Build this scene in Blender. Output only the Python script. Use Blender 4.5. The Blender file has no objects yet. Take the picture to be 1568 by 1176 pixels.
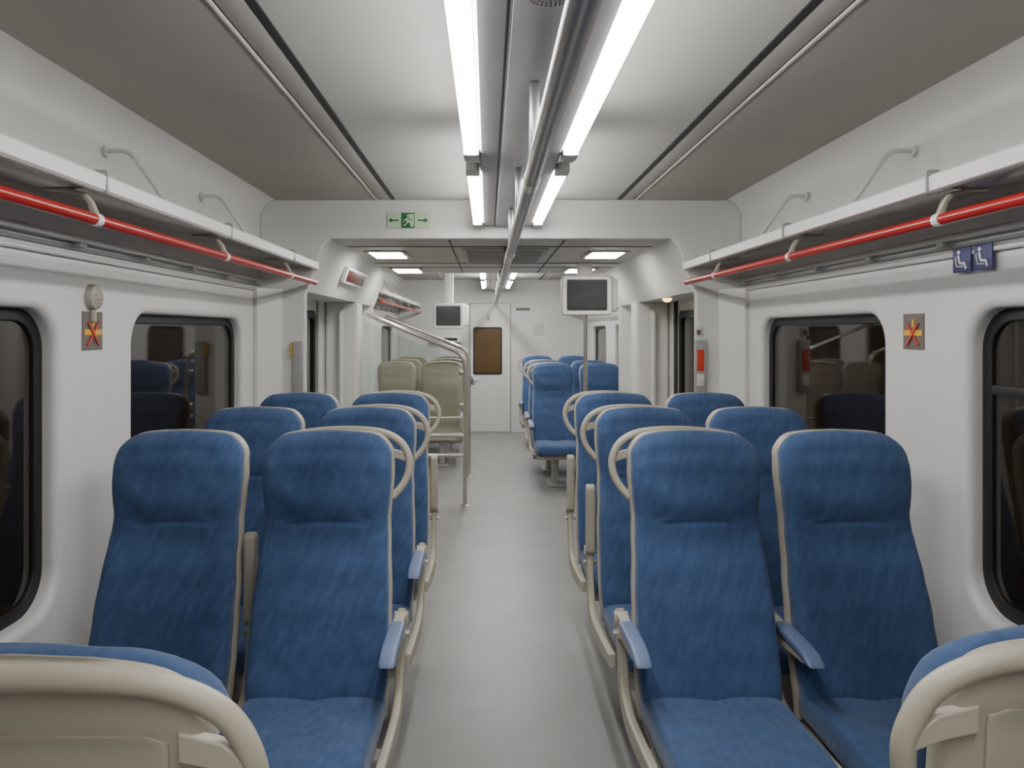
import bpy, bmesh, math
from mathutils import Matrix, Vector
S=bpy.context.scene
C=bpy.context.collection
XC=0.08; XL=XC-1.475; XR=XC+1.475; CX=0.12
Y0=-1.6; YB=4.53; YV=7.2; YE=11.55
ZC=2.38; ZV=2.14

# ---------------- materials ----------------
def mat(name,col,rough=.5,metal=0.,noise=0.,nscale=8.,bump=0.,bscale=200.,spec=.5,coat=0.,col2=None,stretch=None,sheen=0.,emis=None,estr=0.,bdist=.01):
    m=bpy.data.materials.new(name); m.use_nodes=True
    nt=m.node_tree; b=nt.nodes['Principled BSDF']
    b.inputs['Base Color'].default_value=(*col,1); b.inputs['Roughness'].default_value=rough
    b.inputs['Metallic'].default_value=metal; b.inputs['Specular IOR Level'].default_value=spec
    b.inputs['Coat Weight'].default_value=coat
    if sheen: b.inputs['Sheen Weight'].default_value=sheen
    if emis: b.inputs['Emission Color'].default_value=(*emis,1); b.inputs['Emission Strength'].default_value=estr
    tc=nt.nodes.new('ShaderNodeTexCoord'); mp=nt.nodes.new('ShaderNodeMapping')
    nt.links.new(tc.outputs['Object'],mp.inputs['Vector'])
    if stretch: 
        mp.vector_type='TEXTURE'
        mp.inputs['Scale'].default_value=tuple(1/q for q in stretch[0]); mp.inputs['Rotation'].default_value=stretch[1]
    if noise or col2:
        n=nt.nodes.new('ShaderNodeTexNoise'); n.inputs['Scale'].default_value=nscale; n.inputs['Detail'].default_value=4
        nt.links.new(mp.outputs[0],n.inputs['Vector'])
        r=nt.nodes.new('ShaderNodeValToRGB')
        r.color_ramp.elements[0].position=.35; r.color_ramp.elements[1].position=.68
        c2=col2 or tuple(min(1,c*(1+noise)) for c in col)
        c1=col if col2 else tuple(c*(1-noise) for c in col)
        r.color_ramp.elements[0].color=(*c1,1); r.color_ramp.elements[1].color=(*c2,1)
        nt.links.new(n.outputs['Fac'],r.inputs[0]); nt.links.new(r.outputs[0],b.inputs['Base Color'])
    if bump:
        n2=nt.nodes.new('ShaderNodeTexNoise'); n2.inputs['Scale'].default_value=bscale; n2.inputs['Detail'].default_value=3
        nt.links.new(tc.outputs['Object'],n2.inputs['Vector'])
        bp=nt.nodes.new('ShaderNodeBump'); bp.inputs['Strength'].default_value=bump; bp.inputs['Distance'].default_value=bdist
        nt.links.new(n2.outputs['Fac'],bp.inputs['Height']); nt.links.new(bp.outputs[0],b.inputs['Normal'])
    return m
def emat(name,col,s):
    m=bpy.data.materials.new(name); m.use_nodes=True; nt=m.node_tree; nt.nodes.clear()
    e=nt.nodes.new('ShaderNodeEmission'); e.inputs[0].default_value=(*col,1); e.inputs[1].default_value=s
    o=nt.nodes.new('ShaderNodeOutputMaterial'); nt.links.new(e.outputs[0],o.inputs[0]); return m
def glassmat(name,tint,ior,diff=None,dfac=0):
    m=bpy.data.materials.new(name); m.use_nodes=True; nt=m.node_tree; nt.nodes.clear()
    t=nt.nodes.new('ShaderNodeBsdfTransparent'); t.inputs[0].default_value=(*tint,1)
    base=t
    if diff:
        d=nt.nodes.new('ShaderNodeBsdfDiffuse'); d.inputs[0].default_value=(*diff,1)
        m2=nt.nodes.new('ShaderNodeMixShader'); m2.inputs[0].default_value=dfac
        nt.links.new(t.outputs[0],m2.inputs[1]); nt.links.new(d.outputs[0],m2.inputs[2]); base=m2
    g=nt.nodes.new('ShaderNodeBsdfGlossy'); g.inputs['Roughness'].default_value=.02 if not diff else .15; g.inputs[0].default_value=(.9,.95,.93,1)
    mx=nt.nodes.new('ShaderNodeMixShader'); fr=nt.nodes.new('ShaderNodeFresnel'); fr.inputs[0].default_value=ior
    o=nt.nodes.new('ShaderNodeOutputMaterial')
    nt.links.new(fr.outputs[0],mx.inputs[0]); nt.links.new(base.outputs[0],mx.inputs[1]); nt.links.new(g.outputs[0],mx.inputs[2]); nt.links.new(mx.outputs[0],o.inputs[0])
    return m
M={}
M['wall']=mat('wall_laminate',(.70,.70,.68),.38,noise=.02,nscale=3,bump=.03,bscale=60)
M['ceil']=mat('ceiling_panel',(.52,.51,.48),.5,noise=.03,nscale=2,bump=.02,bscale=40)
M['ceil2']=mat('ceiling_side_panel',(.40,.385,.35),.55,noise=.03,nscale=2,bump=.02,bscale=40)
M['duct']=mat('duct_grey',(.40,.40,.40),.4,noise=.04)
M['trim']=mat('trim_light',(.68,.67,.64),.4,noise=.02)
M['black']=mat('rubber_black',(.012,.012,.013),.5,noise=.1)
M['floor']=mat('floor_vinyl',(.265,.262,.258),.38,noise=.06,nscale=3,bump=.04,bscale=300)
M['blue']=mat('seat_fabric_blue',(.042,.082,.185),.85,col2=(.060,.108,.228),nscale=11,stretch=((5.5,2,1.1),(0,.36,0)),bump=.5,bscale=8,sheen=.18,spec=.2,bdist=.02)
M['bluepad']=mat('armrest_pad_blue',(.14,.19,.33),.36,noise=.08)
M['beige']=mat('shell_beige',(.43,.395,.32),.40,noise=.03,nscale=6)
M['beige2']=mat('shell_panel_beige',(.40,.37,.30),.5,noise=.03,nscale=6)
M['steel']=mat('stainless_steel',(.60,.575,.53),.25,metal=.9,noise=.04)
M['rail']=mat('ceiling_rail_steel',(.34,.34,.34),.30,metal=.75,noise=.04)
M['alu']=mat('aluminium_satin',(.60,.59,.57),.35,metal=.3,noise=.03)
M['white']=mat('white_plastic',(.74,.73,.70),.4,noise=.02)
M['red']=mat('red_enamel',(.38,.009,.006),.3,noise=.05,coat=.2)
M['shelf']=glassmat('rack_shelf_smoked_glass',(.50,.34,.32),1.45,(.36,.22,.20),.7)
M['wglass']=mat('window_night_glass',(.014,.009,.006),.03,spec=.7,noise=.1)
M['screen']=mat('screen_dark',(.05,.053,.055),.12,noise=.1,spec=.6)
M['glass']=glassmat('screen_glass',(.90,.94,.91),1.5)
M['light']=emat('tube_light',(1,.98,.95),38)
M['lightfar']=emat('tube_light_far_saloon',(1,.98,.95),58)
M['light2']=emat('panel_light',(1,.96,.90),30)
M['amber']=emat('amber_lamp',(1,.55,.15),6)
M['brown']=mat('door_window_brown',(.11,.066,.026),.2,noise=.15,nscale=2)
M['grey']=mat('grey_panel',(.36,.36,.355),.45,noise=.04)
M['ledred']=mat('display_dark_red',(.09,.02,.018),.3,noise=.1)
M['pgreen']=mat('sign_pale_green',(.50,.66,.45),.5,noise=.03)
M['green']=mat('sign_green',(.01,.14,.06),.5,noise=.05)
M['navy']=mat('sign_navy',(.03,.03,.16),.4,noise=.05)
M['yellow']=mat('sign_yellow',(.75,.42,.02),.5,noise=.05)
M['sred']=mat('sign_red',(.6,.05,.03),.5,noise=.05)
M['stick']=mat('sign_grey_brown',(.15,.12,.105),.4,noise=.1)
M['paper']=mat('paper_notice',(.65,.65,.62),.6,noise=.1,nscale=60)
M['darkdoor']=mat('door_edge_dark',(.05,.045,.045),.4,noise=.1)

# ---------------- helpers ----------------
def empty(name,loc=(0,0,0),rz=0):
    e=bpy.data.objects.new(name,None); e.empty_display_size=.1; e.location=loc; e.rotation_euler=(0,0,rz); C.objects.link(e); return e
def addo(name,me,m,parent=None):
    o=bpy.data.objects.new(name,me); C.objects.link(o)
    if m and not me.materials: me.materials.append(M[m])
    if parent: o.parent=parent
    return o
def frombm(bm,name,smooth=False):
    bmesh.ops.recalc_face_normals(bm,faces=bm.faces[:])
    me=bpy.data.meshes.new(name); bm.to_mesh(me); bm.free()
    if smooth: 
        for p in me.polygons: p.use_smooth=True
        try: me.set_sharp_from_angle(angle=math.radians(40))
        except Exception: pass
    return me
def box_me(c,s,bev=.004,seg=2):
    bm=bmesh.new(); bmesh.ops.create_cube(bm,size=1)
    for v in bm.verts: v.co=Vector((c[0]+v.co.x*s[0],c[1]+v.co.y*s[1],c[2]+v.co.z*s[2]))
    if bev>0:
        b=min(bev,min(s)*.45); bmesh.ops.bevel(bm,geom=bm.edges[:],offset=b,segments=seg,affect='EDGES',profile=.5)
    return frombm(bm,'box',True)
def box(name,c,s,m,parent=None,bev=.004,seg=2): return addo(name,box_me(c,s,bev,seg),m,parent)
def rbox(name,x0,x1,y0,y1,z0,z1,m,parent=None,bev=.004,seg=2):
    return box(name,((x0+x1)/2,(y0+y1)/2,(z0+z1)/2),(abs(x1-x0),abs(y1-y0),abs(z1-z0)),m,parent,bev,seg)
def cat(pts,n=6,closed=False):
    P=[Vector(p) for p in pts]; out=[]
    L=len(P)
    for i in range(L-1):
        p0=P[max(i-1,0)];p1=P[i];p2=P[i+1];p3=P[min(i+2,L-1)]
        for k in range(n):
            t=k/n
            out.append(.5*((2*p1)+(-p0+p2)*t+(2*p0-5*p1+4*p2-p3)*t*t+(-p0+3*p1-3*p2+p3)*t**3))
    out.append(P[-1]); return out
def conv(cu):
    ob=bpy.data.objects.new('tmp',cu); C.objects.link(ob)
    dg=bpy.context.evaluated_depsgraph_get(); dg.update()
    me=bpy.data.meshes.new_from_object(ob.evaluated_get(dg)); bpy.data.objects.remove(ob); bpy.data.curves.remove(cu); return me
def tube_me(pts,r,smooth=True,n=6,res=4):
    pp=cat(pts,n) if smooth and len(pts)>2 else [Vector(p) for p in pts]
    cu=bpy.data.curves.new('c','CURVE'); cu.dimensions='3D'; cu.bevel_depth=r; cu.bevel_resolution=res; cu.use_fill_caps=True
    sp=cu.splines.new('POLY'); sp.points.add(len(pp)-1)
    for i,p in enumerate(pp): sp.points[i].co=(*p,1)
    me=conv(cu)
    for p in me.polygons: p.use_smooth=True
    return me
def tube(name,pts,r,m,parent=None,smooth=True): return addo(name,tube_me(pts,r,smooth),m,parent)
MX={'YZ':Matrix(((0,0,1),(1,0,0),(0,1,0))),'XZ':Matrix(((1,0,0),(0,0,-1),(0,1,0))),'XY':Matrix.Identity(3)}
def prof_me(outer,holes,plane,pos,ext,bev=0.,res=3):
    cu=bpy.data.curves.new('c','CURVE'); cu.dimensions='2D'; cu.fill_mode='BOTH'
    cu.extrude=max(ext-bev,0.0001); cu.bevel_depth=bev; cu.bevel_resolution=res; cu.offset=-bev
    for L in [outer]+list(holes):
        sp=cu.splines.new('POLY'); sp.points.add(len(L)-1); sp.use_cyclic_u=True
        for i,p in enumerate(L): sp.points[i].co=(p[0],p[1],0,1)
    me=conv(cu); R=MX[plane].to_4x4()
    T={'YZ':Vector((pos,0,0)),'XZ':Vector((0,pos,0)),'XY':Vector((0,0,pos))}[plane]
    me.transform(Matrix.Translation(T)@R)
    for p in me.polygons: p.use_smooth=True
    try: me.set_sharp_from_angle(angle=math.radians(35))
    except Exception: pass
    return me
def prof(name,outer,holes,plane,pos,ext,m,parent=None,bev=0.,res=3):
    return addo(name,prof_me(outer,holes,plane,pos,ext,bev,res),m,parent)
def rrect(x0,x1,z0,z1,r,n=8):
    o=[]
    for cx,cz,a0 in ((x1-r,z1-r,0),(x0+r,z1-r,90),(x0+r,z0+r,180),(x1-r,z0+r,270)):
        for k in range(n+1):
            a=math.radians(a0+90*k/n); o.append((cx+r*math.cos(a),cz+r*math.sin(a)))
    return o
def rect(x0,x1,z0,z1): return [(x1,z1),(x0,z1),(x0,z0),(x1,z0)]
def loft(rings):
    bm=bmesh.new(); R=[[bm.verts.new(p) for p in r] for r in rings]; n=len(R[0])
    for a,b in zip(R[:-1],R[1:]):
        for i in range(n): bm.faces.new((a[i],a[(i+1)%n],b[(i+1)%n],b[i]))
    bm.faces.new(R[0][::-1]); bm.faces.new(R[-1])
    return frombm(bm,'loft',True)
def ip(T,z):
    if z<=T[0][0]: return T[0][1]
    for (a,b),(c,d) in zip(T[:-1],T[1:]):
        if z<=c:
            t=(z-a)/(c-a); t=t*t*(3-2*t)*.5+t*.5; return b+(d-b)*t
    return T[-1][1]
def lathe(prof,n=24):
    rings=[[ (r*math.cos(2*math.pi*k/n),r*math.sin(2*math.pi*k/n),z) for k in range(n)] for r,z in prof]
    return loft(rings)
def ribbon(path,w):
    P=[Vector((p[0],p[1])) for p in path]; L=[];R=[]
    for i,p in enumerate(P):
        t=(P[min(i+1,len(P)-1)]-P[max(i-1,0)]).normalized(); nn=Vector((-t.y,t.x))
        ww=w[i] if isinstance(w,(list,tuple)) else w
        L.append(p+nn*ww/2); R.append(p-nn*ww/2)
    return [(v.x,v.y) for v in L+R[::-1]]

# ---------------- seat ----------------
TOP=1.232
YF=[(.36,-.275),(.45,-.262),(.55,-.232),(.66,-.200),(.78,-.160),(.90,-.112),(.97,-.100),(1.05,-.102),(1.13,-.090),(1.19,-.066),(1.235,-.035)]
TH=[(.36,.09),(.6,.085),(.9,.075),(1.0,.085),(1.1,.09),(1.18,.075),(1.235,.05)]
WW=[(.36,.214),(.5,.222),(.7,.219),(.86,.209),(.95,.204),(1.02,.210),(1.1,.215),(1.17,.213),(1.23,.206)]
def zs():
    z=[.36+.022*i for i in range(34)]
    z=[q for q in z if q<1.12 and abs(q-.94)>.02]+[.922,.93,.936,.94,.944,.95,.958]+[1.12+.0105*i for i in range(11)]+[TOP-.004,TOP]
    return sorted(set(q for q in z if q<=TOP))
def back_me():
    rings=[]; N=64
    for z in zs():
        w=ip(WW,z); th=ip(TH,z); yf=ip(YF,z); r=.066; k=1
        if z>TOP-r:
            q=(z-(TOP-r))/r; w=w-r+r*math.sqrt(max(0,1-q*q))
        if z>TOP-.03:
            q=(z-(TOP-.03))/.03; k=.25+.75*math.sqrt(max(0,1-q*q))
        ring=[]
        for i in range(N):
            a=2*math.pi*i/N; c=math.cos(a); s=math.sin(a); e=2/4.0
            u=math.copysign(abs(c)**e,c); v=math.copysign(abs(s)**e,s)
            x=w*u; y=yf+th/2+th/2*v*k
            if v<0:
                f=(-v)
                y-=f*.024*abs(u)**3*(1 if z<.9 else .4)*min(1,(TOP-z)/.08)
                y+=f*.007*math.exp(-((z-.94-.005*math.sin(u*5+1))/.008)**2)*max(0,1-(abs(u)/.72)**4)
                y+=f*.005*math.sin(u*7+z*19)*math.sin(z*23+u*3)*(1-abs(u)**4)
                for ux,sg2 in ((-.66,1),(.66,-1)):
                    y+=f*.005*math.exp(-((u-ux)/.12)**2-((z-.952-.05*sg2*(u-ux))/.007)**2)
                    y+=f*.004*math.exp(-((u-ux*1.1)/.10)**2-((z-.905)/.008)**2)
                    y+=f*.003*math.exp(-((u-ux*1.05)/.16)**2-((z-1.03)/.009)**2)
                y-=f*.014*math.exp(-((z-1.0)/.045)**2)*(1-abs(u)**2)
                y+=f*.012*math.exp(-((z-.86)/.06)**2)*(1-abs(u)**2)
            zz=z-.020*(x/.21)**2*max(0,min(1,(z-.95)/.2))
            ring.append((x,y,zz))
        rings.append(ring)
    return loft(rings)
def shell_me():
    rings=[];N=40; TZ=TOP+.000
    for z in [.34+.03*i for i in range(27)]+[1.155,1.17,1.185,1.198,1.21,1.22,1.226,1.230,TZ]:
        w=ip(WW,z)+.003; th=ip(TH,z); yf=ip(YF,z); r=.064
        if z>TZ-r:
            q=(z-(TZ-r))/r; w=w-r+r*math.sqrt(max(0,1-q*q))
        ya=yf+th-.018; yb=yf+th+.034
        k=1
        if z>TZ-.02: q=(z-(TZ-.02))/.02; k=.4+.6*math.sqrt(max(0,1-q*q))
        ring=[]
        for i in range(N):
            a=2*math.pi*i/N; c=math.cos(a); s=math.sin(a); e=2/6
            u=math.copysign(abs(c)**e,c); v=math.copysign(abs(s)**e,s)
            x=w*u; y=(ya+yb)/2+(yb-ya)/2*v*k
            zz=z-.020*(x/.21)**2*max(0,min(1,(z-.95)/.2))
            ring.append((x,y,zz))
        rings.append(ring)
    return loft(rings)
def cushion_me():
    rings=[];N=40; ys=[-.20-.02*i for i in range(23)]+[-.655,-.67,-.682,-.692,-.70,-.705,-.708]
    for y in ys:
        top=.445+.018*min(1,max(0,(-y-.25)/.3)); bot=.335; w=.216
        if y<-.60:
            q=(-y-.60)/.108; q=min(1,q); top-=.045*(1-math.sqrt(max(0,1-q*q)))+0; bot+=.015*q; w-=.03*(1-math.sqrt(max(0,1-q*q)))
        if y<-.69:
            q=min(1,(-y-.69)/.018); mid=(top+bot)/2; k=.35+.65*math.sqrt(max(0,1-q*q)); top=mid+(top-mid)*k; bot=mid-(mid-bot)*k
        ring=[]
        for i in range(N):
            a=2*math.pi*i/N; c=math.cos(a); s=math.sin(a); e=2/4.5
            u=math.copysign(abs(c)**e,c); v=math.copysign(abs(s)**e,s)
            z=(top+bot)/2+(top-bot)/2*v
            if v>0: z+= v*(.012*abs(u)**3-.008*(1-u*u)+.004*math.sin(u*6+y*30))
            ring.append((w*u,y,z))
        rings.append(ring)
    return loft(rings)
SM={}
def setm(k,me,m):
    if not me.materials: me.materials.append(M[m])
    SM[k]=me
setm('back',back_me(),'blue'); setm('shell',shell_me(),'beige'); setm('cushion',cushion_me(),'blue')
for s in (1,-1):
    h=[(-s*.185,.035,1.185),(-s*.12,.046,1.212),(0,.052,1.225),(s*.11,.050,1.224),(s*.185,.044,1.212),(s*.238,.036,1.180),(s*.264,.03,1.127),(s*.26,.022,1.075),(s*.240,.012,1.035),(s*.208,.0,1.000)]
    setm(('handle',s),tube_me(h,.0135),'beige')
    setm(('tab',s),prof_me([(s*.19,1.165),(s*.235,1.155),(s*.258,1.135),(s*.262,1.115),(s*.225,1.128),(s*.19,1.135)][::(1 if s<0 else -1)],[],'XZ',.034,.008,.003),'beige')
    x=s*.243
    path=cat([(0.0,.62,0),(-.03,.54,0),(-.055,.44,0),(-.10,.355,0),(-.20,.325,0),(-.36,.335,0),(-.52,.355,0),(-.64,.375,0)],5)
    wd=[.045+.02*math.sin(math.pi*i/(len(path)-1)) for i in range(len(path))]; 
    setm(('frame',s),prof_me(ribbon([(p.x,p.y) for p in path],wd),[],'YZ',x,.014,.007),'beige')
    setm(('frame2',s),prof_me(ribbon([(p.x,p.y) for p in path],.042),[],'YZ',-x+s*.02,.010,.005),'beige')
    pad=[(-.12,.622),(-.20,.627),(-.30,.626),(-.36,.618),(-.390,.602),(-.395,.592),(-.37,.592),(-.30,.598),(-.20,.598),(-.12,.594)]
    setm(('pad',s),prof_me(pad,[],'YZ',x,.026,.010),'bluepad')
    und=[(.0,.612),(-.05,.622),(-.115,.620),(-.125,.594),(-.20,.596),(-.30,.596),(-.36,.589),(-.33,.576),(-.2,.565),(-.10,.555),(-.04,.53),(0.01,.55)]
    setm(('und',s),prof_me(und,[],'YZ',x,.018,.006),'beige')
    up=rrect(-.075,-.028,.59,.895,.022)
    setm(('up',s),prof_me(up,[],'YZ',x,.020,.009),'beige')
    setm(('hinge',s),tube_me([(x-.022,-.02,.592),(x+.022,-.02,.592)],.024,False),'beige')
    setm(('pivot',s),tube_me([(x-.028,-.03,.545),(x+.028,-.03,.545)],.012,False),'steel')
def rearpanel():
    rings=[];N=36
    for z in [.50,.505]+[.52+.03*i for i in range(21)]+[1.14,1.152,1.16]:
        y=ip(YF,z)+ip(TH,z)+.034; w=.178
        if z<.505 or z>1.155: w-=.02
        ring=[]
        for i in range(N):
            a=2*math.pi*i/N; c=math.cos(a); s=math.sin(a); e=2/6
            u=math.copysign(abs(c)**e,c); v=math.copysign(abs(s)**e,s)
            ring.append((w*u,y+.007*v,z))
        rings.append(ring)
    return loft(rings)
setm('rear',rearpanel(),'beige2')
setm('pan',box_me((0,-.38,.315),(.40,.46,.05),.02,3),'beige2')
setm('leg',box_me((0,-.30,.155),(.07,.11,.29),.015,3),'grey')
setm('foot',box_me((0,-.30,.008),(.16,.36,.014),.005),'grey')
setm('beam',box_me((0,-.30,.272),(.46,.07,.04),.012,2),'grey')
def seat(x,y,rot=0,side=1,arm='down',handle=True):
    e=empty('train_seat',(x,y,0),rot)
    def a(n,k): 
        o=bpy.data.objects.new(n,SM[k]); C.objects.link(o); o.parent=e
    for n,k in (('backrest','back'),('back_shell','shell'),('seat_cushion','cushion'),('side_frame',('frame',side)),('inner_side_frame',('frame2',side)),
                ('rear_panel','rear'),('seat_pan','pan'),('pedestal','leg'),('foot_plate','foot'),('beam','beam'),('armrest_hinge',('hinge',side)),('armrest_pivot',('pivot',side))): a(n,k)
    if handle: a('grab_handle',('handle',side)); a('handle_tab',('tab',side))
    if arm=='down': a('armrest_pad',('pad',side)); a('armrest_support',('und',side))
    else: a('armrest_raised',('up',side))
A1,A2=.617,1.12
rows=[(2.54,'down','up','down','down'),(3.32,'down','up','up','down'),(4.10,'up','down','up','down')]
for y,la,lw,ra,rw in rows:
    seat(XC-A1,y,0,1,la); seat(XC-A2,y,0,1,lw,False); seat(XC+A1,y,0,-1,ra); seat(XC+A2,y,0,-1,rw,False)
for sx,sd,dx in ((-1,-1,.035),(1,1,.025)):
    for A in (A1,A2): seat(XC+sx*A+dx,.785 if sx<0 else .84,math.pi,sd,'down',A==A1)
for y in (7.95,8.75,10.4):
    seat(XC+A1,y,0,-1,'down'); seat(XC+A2,y,0,-1,'up',False)
for y in (8.45,9.3,10.2):
    seat(XC-A1,y,math.pi,-1,'down'); seat(XC-A2,y,math.pi,-1,'up',False)

# ---------------- room shell ----------------
rbox('floor',XL-.1,XR+.1,Y0,YE+.1,-.08,0,'floor',bev=0)
rbox('ceiling',XL-.1,XR+.1,Y0,YE+.1,ZC,ZC+.06,'ceil',bev=0)
wins=[(-1.05,.35),(.95,2.37),(2.94,4.19),(7.75,9.05),(9.75,10.95)]
WZ0,WZ1=.71,1.612
wn=0
for nm,x,sg in (('left',XL,-1),('right',XR,1)):
    holes=[rrect(a-.03,b+.03,WZ0-.03,WZ1+.03,.13) for a,b in wins]
    holes.append(rrect(4.80,6.22,.03,1.86,.05))
    prof('wall_'+nm,rect(Y0,YE,-.02,ZC+.02),holes,'YZ',x+sg*.04,.04,'wall',bev=.028,res=5)
    for a,b in wins:
        wn+=1; e=empty('window_%d'%wn)
        prof('rubber_gasket',rrect(a-.04,b+.04,WZ0-.04,WZ1+.04,.14),[rrect(a+.010,b-.010,WZ0+.010,WZ1-.010,.10)],'YZ',x+sg*.064,.012,'black',e,bev=.005)
        prof('pane',rrect(a-.02,b+.02,WZ0-.02,WZ1+.02,.12),[],'YZ',x+sg*.066,.004,'wglass',e)
        if b<2.5 and sg>0: rbox('transom_bar',x+sg*.045,x+sg*.06,a+.02,b-.02,1.37,1.40,'black',e,.003)
    cv=[(x+sg*.02,ZC+.01)]+[(x-sg*(.13-.13*math.sin(t)),ZC-.13+.13*math.cos(t)) for t in [math.pi/2*i/10 for i in range(11)]]
    for a,b,k in ((Y0,YB-.01,'front'),(YV+.04,YE,'rear')):
        prof('trim_cove_%s_%s'%(nm,k),cv,[],'XZ',(a+b)/2,(b-a)/2,'wall')
    rbox('baseboard_'+nm,x-sg*.025,x,Y0,YB-.01,0,.12,'grey')
rbox('wall_rear',XL-.1,XR+.1,Y0-.06,Y0,-.02,ZC+.02,'wall',bev=0)
rbox('wall_end',XL-.1,XR+.1,YE,YE+.06,-.02,ZC+.02,'wall',bev=0)

for nm,gx,sg in (('left',-.578,-1),('right',.803,1)):
    xw=XL if sg<0 else XR
    for a,b,k in ((Y0,YB,'front'),(YV+.05,YE,'rear')):
        e=empty('trim_ceiling_%s_%s'%(nm,k))
        rbox('groove',gx-.012,gx+.012,a,b-.02,ZC-.006,ZC+.0,'black',e,0)
        rbox('strip',gx+sg*.014,gx+sg*.088,a,b-.02,ZC-.006,ZC,'ceil2',e,.002)
        rbox('fine_gap',gx+sg*.089,gx+sg*.094,a,b-.02,ZC-.004,ZC,'black',e,0)
        rbox('bead',gx+sg*.094,gx+sg*.106,a,b-.02,ZC-.010,ZC,'trim',e,.003)
        rbox('side_panel',*sorted((gx+sg*.107,xw-sg*.085)),a,b-.005,ZC-.005,ZC,'ceil2',e,0)

def duct(a,b,name):
    e=empty(name)
    o=[(CX-.14,ZC),(CX-.15,2.225),(CX-.142,2.215),(CX+.142,2.215),(CX+.15,2.225),(CX+.14,ZC)]
    prof('housing',o,[],'XZ',(a+b)/2,(b-a)/2,'duct',e)
    rbox('seam_line',CX-.082,CX-.075,a,b,2.2135,2.216,'black',e,0)
    rbox('seam_line_b',CX+.075,CX+.082,a,b,2.2135,2.216,'black',e,0)
    rbox('mid_plate',CX-.070,CX+.070,a,b,2.207,2.216,'duct',e,.002)
    for sg in (-1,1):
        rbox('fixture_rail',CX+sg*.15,CX+sg*.196,a,b,2.236,2.262,'duct',e,.004)
    return e
def tubelight(x,a,b):
    e=empty('ceiling_tube_light')
    w=.0255
    prof('diffuser',[(x-w,2.236),(x-w+.001,2.214),(x-.016,2.205),(x+.016,2.205),(x+w-.001,2.214),(x+w,2.236)],[],'XZ',(a+b)/2,(b-a)/2,'light' if a<6 else 'lightfar',e)
    for yy,s2 in ((a,-1),(b,1)):
        pts=[(x+px*(w+.002),yy+s2*py) for px,py in ((-1,0),(-1,.08),(-.8,.11),(-.4,.12),(.4,.12),(.8,.11),(1,.08),(1,0))]
        if s2<0: pts=pts[::-1]
        prof('end_cap',pts,[],'XY',2.2205,.0165,'trim',e,bev=.003)
duct(Y0,YB-.005,'ceiling_duct'); duct(YV+.05,YE,'ceiling_duct')
for sg in (-1,1):
    x=CX+sg*.180
    for a,b in ((-.95,.55),(1.0,2.66),(3.02,4.40),(7.5,8.95),(9.35,10.9)): tubelight(x,a,b)
g=empty('ceiling_speaker',(CX+.0,1.395,2.208))
sp=addo('grille',lathe([(.055,0),(.055,-.002),(.045,-.004),(.01,-.005)]),'duct',g)
for r in (.018,.030,.042):
    for k in range(int(r*700)):
        a=2*math.pi*k/int(r*700); box('hole',(r*math.cos(a),r*math.sin(a),-.0048),(.004,.004,.002),'stick',g,0)
e=empty('overhead_grab_rail'); RZ=1.985
tube('rail',[(CX,Y0+.01,RZ),(CX,YE-.14,RZ)],.0225,'rail',e,False)
tube('rail_spine',[(CX,Y0+.01,RZ+.024),(CX,YE-.14,RZ+.024)],.012,'rail',e,False)
for yy in (0.0,.95,1.9,2.88,3.83): 
    rbox('post',CX-.012,CX+.012,yy-.022,yy+.022,RZ+.02,2.208,'rail',e,.006)
for yy in (8,9.2,10.4): rbox('post',CX-.011,CX+.011,yy-.022,yy+.022,RZ+.02,2.208,'rail',e,.006)
for yy in (5.0,6.0,6.9): rbox('post',CX-.011,CX+.011,yy-.022,yy+.022,RZ+.02,ZV,'rail',e,.006)
for yy in (2.05,4.0,6.4): tube('joint_sleeve',[(CX,yy-.05,RZ),(CX,yy+.05,RZ)],.0245,'steel',e,False)

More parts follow.
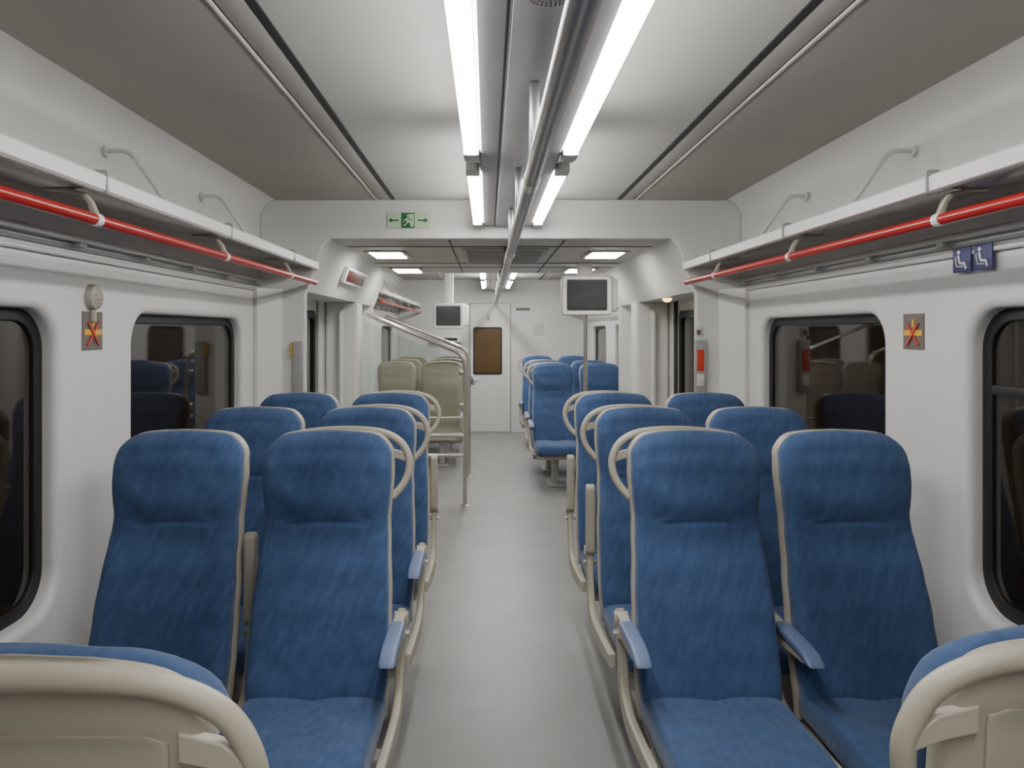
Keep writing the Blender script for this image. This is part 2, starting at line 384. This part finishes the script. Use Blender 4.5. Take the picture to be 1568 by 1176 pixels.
# ---------------- luggage racks ----------------
def rack(sg,a,b):
    e=empty('luggage_rack'); xl=XC+sg*1.12; xw=XC+sg*1.473
    lp=[(xl-.014,1.948),(xl-.016,1.985),(xl-.008,1.992),(xl+.010,1.992),(xl+.016,1.985),(xl+.014,1.950),(xl+.006,1.944),(xl-.008,1.944)]
    prof('front_lip',lp,[],'XZ',(a+b)/2,(b-a)/2,'white',e)
    s0,s1=sorted((xl+sg*.014,xw)); rbox('shelf',s0,s1,a,b,1.950,1.957,'shelf',e,.002)
    rbox('wall_rail',*sorted((xw-sg*.028,xw)),a,b,1.868,1.892,'alu',e,.006)
    rbox('wall_rail_groove',*sorted((xw-sg*.010,xw)),a,b,1.845,1.855,'grey',e,.001)
    rbox('wall_rail_lower',*sorted((xw-sg*.014,xw)),a,b,1.815,1.832,'alu',e,.004)
    y=1.97 if a<3 else 8.0
    while y>a+.1: y-=.97
    y+=.97
    xt=xl+sg*.005; zt=1.868
    tube('red_tube',[(xt,a,zt),(xt,b,zt)],.0165,'red',e,False)
    while y<b:
        tube('ring',[(xt,y-.014,zt),(xt,y+.014,zt)],.0185,'white',e,False)
        p=[(xt,zt+.012),(xt+sg*.012,zt+.045),(xt+sg*.03,zt+.068),(xt+sg*.07,zt+.078),(xt+sg*.13,zt+.080)]
        prof('bracket',ribbon(p,[.016,.012,.011,.008,.005]),[],'XZ',y,.010,'beige',e,bev=.002)
        prof('lip_clip',rrect(xl-.021,xl+.018,1.94,2.005,.008,3),[],'XZ',y+.02,.004,'grey',e)
        y+=.97
    y=2.69 if a<3 else 8.2
    while y>a+.1: y-=.90
    y+=.90
    while y<b:
        tube('stay_rod',[(xw,y,2.225),(xw-sg*.06,y,2.228),(xw-sg*.095,y,2.215),(xw-sg*.12,y,2.185),(xl+sg*.10,y,2.0),(xl+sg*.05,y,1.957)],.0085,'trim',e)
        tube('stay_flange',[(xw,y,2.225),(xw-sg*.012,y,2.225)],.022,'trim',e,False)
        y+=.90
    y=a+.3
    while y<b:
        rbox('coat_hook',*sorted((xw-sg*.045,xw-sg*.02)),y-.02,y+.02,1.85,1.868,'grey',e,.004); y+=.47
    rbox('end_cap',*sorted((xl-sg*.014,xw)),b,b+.012,1.93,1.992,'white',e,.004)
for sg in (-1,1): rack(sg,Y0+.01,YB-.045); rack(sg,YV+.10,YE-.03)

# ---------------- vestibule ----------------
W=1.475
def bulkhead(name,y,t):
    o=[(XC-W,0),(XC-1.2,0),(XC-1.2,1.80),(XC-1.17,1.86),(XC-1.09,2.10),(XC-1.05,ZV),(XC+1.05,ZV),(XC+1.09,2.10),(XC+1.17,1.86),(XC+1.2,1.80),(XC+1.2,0),(XC+W,0),(XC+W,ZC),(XC-W,ZC)]
    prof(name,o[::-1],[],'XZ',y,t,'wall',bev=.008)
bulkhead('wall_bulkhead_front',YB+.03,.03); bulkhead('wall_bulkhead_rear',YV,.03)
rbox('ceiling_vestibule',XC-1.20,XC+1.20,YB+.065,YV-.035,ZV,ZV+.05,'ceil',bev=0)
for i,(sg,nm) in enumerate(((-1,'left'),(1,'right'))):
    hp=[(XC+sg*1.471,ZV),(XC+sg*1.05,ZV),(XC+sg*1.09,2.10),(XC+sg*1.17,1.90),(XC+sg*1.2,1.84),(XC+sg*1.21,1.82),(XC+sg*1.471,1.82)]
    prof('trim_header_'+nm,hp,[],'XZ',(YB+YV)/2+.015,(YV-YB)/2-.05,'wall')
    prof('wall_pillar_'+nm,rrect(*sorted((XC+sg*1.471,XC+sg*1.20)),6.32,6.62,.03,5),[],'XY',.91,.908,'wall')
    gx=XC+sg*1.32
    gb=empty('vertical_grab_bar')
    tube('bar',[(gx,6.31,.85),(gx,6.25,.88),(gx,6.245,1.0),(gx,6.245,1.62),(gx,6.25,1.72),(gx,6.31,1.75)],.021,'white',gb)
    d=empty('door_%d'%(i+1)); xd=XC+sg*1.53
    for a,b in ((4.80,5.505),(5.515,6.22)):
        prof('leaf',rect(a,b,.03,1.85),[rrect(a+.12,b-.12,.75,1.70,.06)],'YZ',xd,.018,'white',d,bev=.004)
        prof('leaf_gasket',rrect(a+.08,b-.08,.71,1.74,.07),[rrect(a+.14,b-.14,.77,1.68,.05)],'YZ',xd-sg*.016,.008,'black',d)
        prof('leaf_glass',rrect(a+.11,b-.11,.74,1.71,.06),[],'YZ',xd,.006,'wglass',d)
    rbox('seal',xd-.03,xd+.03,5.49,5.53,.03,1.85,'black',d,0)
    for yy in (4.816,6.204): rbox('edge_seal',xd-.045,xd+.02,yy-.02,yy+.02,.03,1.85,'darkdoor',d,0)
    rbox('push_button',*sorted((xd-sg*.02,xd-sg*.035)),5.40,5.46,1.1,1.2,'yellow',d,.006)
    pn=empty('trim_pillar_'+nm)
    prof('chamfer_panel',[(XC+sg*1.473,4.528),(XC+sg*1.473,4.40),(XC+sg*1.45,4.395),(XC+sg*1.335,4.497),(XC+sg*1.335,4.528)],[],'XY',.915,.913,'wall',pn)
for k,(lx,ly) in enumerate(((-.73,5.45),(.86,5.45),(-.74,6.85),(.85,6.85))):
    e=empty('ceiling_panel_light')
    rbox('frame',lx-.15,lx+.15,ly-.23,ly+.23,ZV-.008,ZV,'grey',e,.003)
    rbox('diffuser',lx-.115,lx+.115,ly-.195,ly+.195,ZV-.014,ZV-.006,'light2',e,.003)
e=empty('trim_vestibule_ceiling')
for yy in (4.95,6.15,6.55): rbox('seam',XC-1.02,XC+1.02,yy-.006,yy+.006,ZV-.004,ZV,'black',e,0)
for sx in (-.36,.36): rbox('seam_long',CX+sx-.005,CX+sx+.005,YB+.07,YV-.05,ZV-.004,ZV,'black',e,0)
e=empty('ceiling_air_vent')
rbox('vent_frame',CX-.30,CX+.30,5.05,6.05,ZV-.010,ZV,'duct',e,.003)
for k in range(9): rbox('slat',CX-.27,CX+.27,5.12+k*.1,5.14+k*.1,ZV-.016,ZV-.009,'grey',e,0)
e=empty('passenger_display',(XC-1.118,5.75,1.985)); e.rotation_euler=(0,.32,0)
box('display_case',(0,0,0),(.03,.80,.125),'white',e,.006)
box('display_screen',(.016,0,0),(.004,.70,.085),'ledred',e,.001)
e=empty('door_warning_lamp')
o=addo('dome',lathe([(.035,0),(.033,.012),(.02,.024),(.004,.028)]),'amber',e); o.rotation_euler=(math.pi,0,0); o.location=(XC+1.28,5.6,1.82)
def screen(y,glass):
    e=empty('draught_screen' if glass else 'handrail')
    x0,x1=-1.115,-.205
    tube('frame_tube',[(x0,y,1.735),(-.9,y,1.648),(-.6,y,1.525),(-.36,y,1.425),(-.26,y,1.375),(-.215,y,1.30),(x1,y,1.18),(x1,y,.9),(x1,y,.4),(x1,y,0.0)],.019,'steel',e)
    for z in (.634,.455): tube('cross_bar',[(x0,y,z),(x1,y,z)],.016,'steel',e,False)
    addo('floor_flange',lathe([(.04,0),(.04,.008),(.022,.014)]),'steel',e).location=(x1,y,0)
    if glass:
        prof('glass_pane',[(x0,.70),(-.26,.70),(-.26,1.30),(-.36,1.36),(-.6,1.455),(x0,1.665)],[],'XZ',y,.004,'glass',e)
        for z in (.9,1.2): box('glass_clamp',(-.235,y,z),(.05,.03,.05),'steel',e,.006)
screen(6.66,True); screen(8.02,False)
e=empty('grab_pole'); tube('pole',[(.84,6.35,0),(.84,6.35,ZV)],.018,'steel',e,False)
addo('flange',lathe([(.04,0),(.04,.008),(.022,.014)]),'steel',e).location=(.84,6.35,0)
def monitor(x,y,z,w,h,top):
    e=empty('tv_monitor')
    prof('housing',rrect(x-w/2,x+w/2,z-h/2,z+h/2,.03),[],'XZ',y+.05,.05,'white',e,bev=.015)
    prof('rear_cowl',[(x-w*.35,z-h*.4),(x+w*.62,z-h*.4),(x+w*.66,z-h*.3),(x+w*.66,z+h*.4),(x+w*.55,z+h*.5),(x-w*.35,z+h*.5)][::-1],[],'XZ',y+.15,.055,'white',e,bev=.02)
    prof('bezel',rrect(x-w/2+.042,x+w/2-.042,z-h/2+.042,z+h/2-.034,.012),[],'XZ',y-.002,.006,'black',e)
    prof('screen',rrect(x-w/2+.052,x+w/2-.052,z-h/2+.052,z+h/2-.045,.006),[],'XZ',y-.009,.003,'screen',e)
    rbox('mount',x-.06,x+.06,y+.1,y+.2,z+h/2-.03,top,'white',e,.01)
monitor(.81,6.02,1.865,.41,.325,ZV-.0)
monitor(-.51,9.6,1.77,.40,.33,ZC)

# ---------------- end wall ----------------
e=empty('door_3'); yd=YE-.015
prof('door_leaf',rrect(-.27,.35,.01,2.0,.02,4),[],'XZ',yd,.015,'white',e,bev=.005)
prof('door_gap',rrect(-.285,.365,.0,2.015,.02,4),[rrect(-.27,.35,.012,2.0,.02,4)],'XZ',yd,.012,'grey',e)
prof('window_rubber',rrect(-.225,.225,.90,1.64,.03,4),[rrect(-.20,.20,.93,1.61,.02,4)],'XZ',yd-.018,.006,'black',e)
prof('window_pane',rrect(-.21,.21,.92,1.62,.03,4),[],'XZ',yd-.016,.003,'brown',e)
tube('lever',[(-.24,yd-.02,.83),(-.24,yd-.06,.83),(-.17,yd-.06,.83),(-.14,yd-.06,.83)],.01,'steel',e)
rbox('lock_plate',-.262,-.218,yd-.024,yd-.014,.74,.90,'steel',e,.003)
rbox('number_plate',-.01,.03,yd-.02,yd-.014,1.74,1.82,'grey',e,.001)
e=empty('wall_notice'); rbox('sheet',.70,.87,YE-.01,YE-.002,1.52,1.70,'paper',e,.001)
for k in range(5): rbox('text_line',.72,.85,YE-.012,YE-.010,1.67-k*.03,1.675-k*.03,'grey',e,0)
e=empty('wall_label'); rbox('plate',.44,.66,YE-.01,YE-.002,1.90,1.94,'stick',e,.001)
e=empty('wall_cabinet'); rbox('housing',-.85,-.40,YE-.12,YE-.002,1.40,1.5,'white',e,.01); rbox('slot',-.78,-.47,YE-.123,YE-.119,1.43,1.47,'black',e,0)

# ---------------- signs ----------------
e=empty('emergency_exit_sign'); ys=YB-.004
rbox('plate',-.615,-.355,ys-.002,ys+.003,2.20,2.30,'pgreen',e,0)
rbox('icon_square',-.528,-.447,ys-.005,ys-.002,2.204,2.296,'green',e,0)
yi=ys-.007
prof('door_icon',rect(-.480,-.452,2.212,2.288),[],'XZ',yi,.001,'pgreen',e)
prof('man_torso',[(-.500,2.262),(-.484,2.266),(-.478,2.236),(-.496,2.234)],[],'XZ',yi-.002,.001,'pgreen',e)
prof('man_head',[(-.486+.008*math.cos(t),2.278+.008*math.sin(t)) for t in [k*math.pi/6 for k in range(12)]],[],'XZ',yi-.002,.001,'pgreen',e)
for pts in ([(-.498,2.258),(-.512,2.248),(-.515,2.236)],[(-.484,2.258),(-.470,2.250),(-.462,2.258)],[(-.492,2.236),(-.500,2.222),(-.518,2.218)],[(-.482,2.236),(-.474,2.222),(-.480,2.208)]):
    prof('man_limb',ribbon(pts,.006),[],'XZ',yi-.002,.001,'green' if pts[0][0]>-.485 else 'pgreen',e)
for s,cx in ((-1,-.575),(1,-.397)):
    prof('arrow',[(cx+s*.033,2.250),(cx+s*.010,2.264),(cx+s*.010,2.254),(cx-s*.030,2.254),(cx-s*.030,2.246),(cx+s*.010,2.246),(cx+s*.010,2.236)],[],'XZ',yi,.001,'green',e)
def stick(x,sg,y0,y1,z0,z1):
    e=empty('prohibition_sticker')
    def P(n,o,l,m): prof(n,o,[],'YZ',x-sg*(.002+.002*l),.0015,m,e)
    P('backing',rect(y0,y1,z0,z1),0,'stick')
    cz=(z0+z1)/2-.005
    P('yellow_band',rect(y0+.01,y1-.008,cz-.010,cz+.010),1,'yellow')
    P('cross_a',ribbon([(y0+.03,cz-.045),(y1-.03,cz+.035)],.008),2,'sred'); P('cross_b',ribbon([(y0+.03,cz+.035),(y1-.03,cz-.045)],.008),3,'sred')
    P('person_icon',ribbon([((y0+y1)/2,cz+.02),((y0+y1)/2,cz+.05)],.012),1,'yellow')
stick(XL,-1,2.54,2.67,1.505,1.64); stick(XR,1,2.63,2.76,1.505,1.635)
for y0,y1 in ((2.25,2.335),(2.35,2.44)):
    e=empty('priority_seat_sign')
    prof('plate',rect(y0,y1,1.762,1.842),[],'YZ',XR-.018,.0015,'navy',e)
    cy=(y0+y1)/2; dz=-.013
    prof('figure_head',[(cy+.012+.008*math.cos(t),1.840+dz+.007*math.sin(t)) for t in [k*math.pi/5 for k in range(10)]],[],'YZ',XR-.021,.001,'white',e)
    prof('figure_body',ribbon([(cy+.014,1.830+dz),(cy+.008,1.805+dz),(cy-.016,1.803+dz),(cy-.024,1.784+dz)],.010),[],'YZ',XR-.021,.001,'white',e)
    prof('seat_line',ribbon([(cy+.030,1.826+dz),(cy+.022,1.795+dz),(cy-.01,1.793+dz)],.004),[],'YZ',XR-.021,.001,'white',e)
e=empty('wall_speaker',(XL,2.60,1.690)); e.rotation_euler=(0,math.pi/2,0)
addo('body',lathe([(.046,0),(.046,.010),(.042,.022),(.030,.028),(.008,.030)],32),'beige2',e)
for r in (.012,.022,.031):
    for k in range(8): 
        a=k*math.pi/4+r*20; box('hole',(r*math.cos(a),r*math.sin(a),.029 if r<.02 else (.0285 if r<.03 else .027)),(.003,.003,.004),'stick',e,0)
tube('stem',[(.03,0,.006),(.085,0,.006)],.012,'beige2',e,False)
e=empty('fire_extinguisher_cabinet')
rbox('case',1.265,1.335,YB-.026,YB-.001,1.20,1.52,'grey',e,.005); rbox('red_panel',1.275,1.318,YB-.03,YB-.025,1.33,1.46,'sred',e,.001)
rbox('white_label',1.275,1.318,YB-.03,YB-.025,1.24,1.31,'paper',e,.001)
e=empty('wall_label'); rbox('plate',1.27,1.315,YB-.006,YB-.001,1.54,1.60,'paper',e,.001); rbox('mark',1.28,1.305,YB-.008,YB-.006,1.55,1.58,'stick',e,0)
e=empty('control_panel'); rbox('case',-1.19,-1.128,YB-.026,YB-.001,1.19,1.51,'grey',e,.005); rbox('handle',-1.20,-1.193,YB-.03,YB-.001,1.42,1.50,'yellow',e,.002)

# ---------------- world / camera ----------------
w=bpy.data.worlds.new('World'); S.world=w; w.use_nodes=True
w.node_tree.nodes['Background'].inputs[0].default_value=(.02,.016,.012,1); w.node_tree.nodes['Background'].inputs[1].default_value=.3
cd=bpy.data.cameras.new('Camera'); cam=bpy.data.objects.new('Camera',cd); C.objects.link(cam)
cam.location=(0,0,1.57); cam.rotation_euler=(math.pi/2,0,0)
cd.sensor_width=36; cd.lens=36*1155/1600; cd.shift_x=(800-762)/1600; cd.shift_y=-(600-518)/1600; cd.clip_start=.02
S.camera=cam
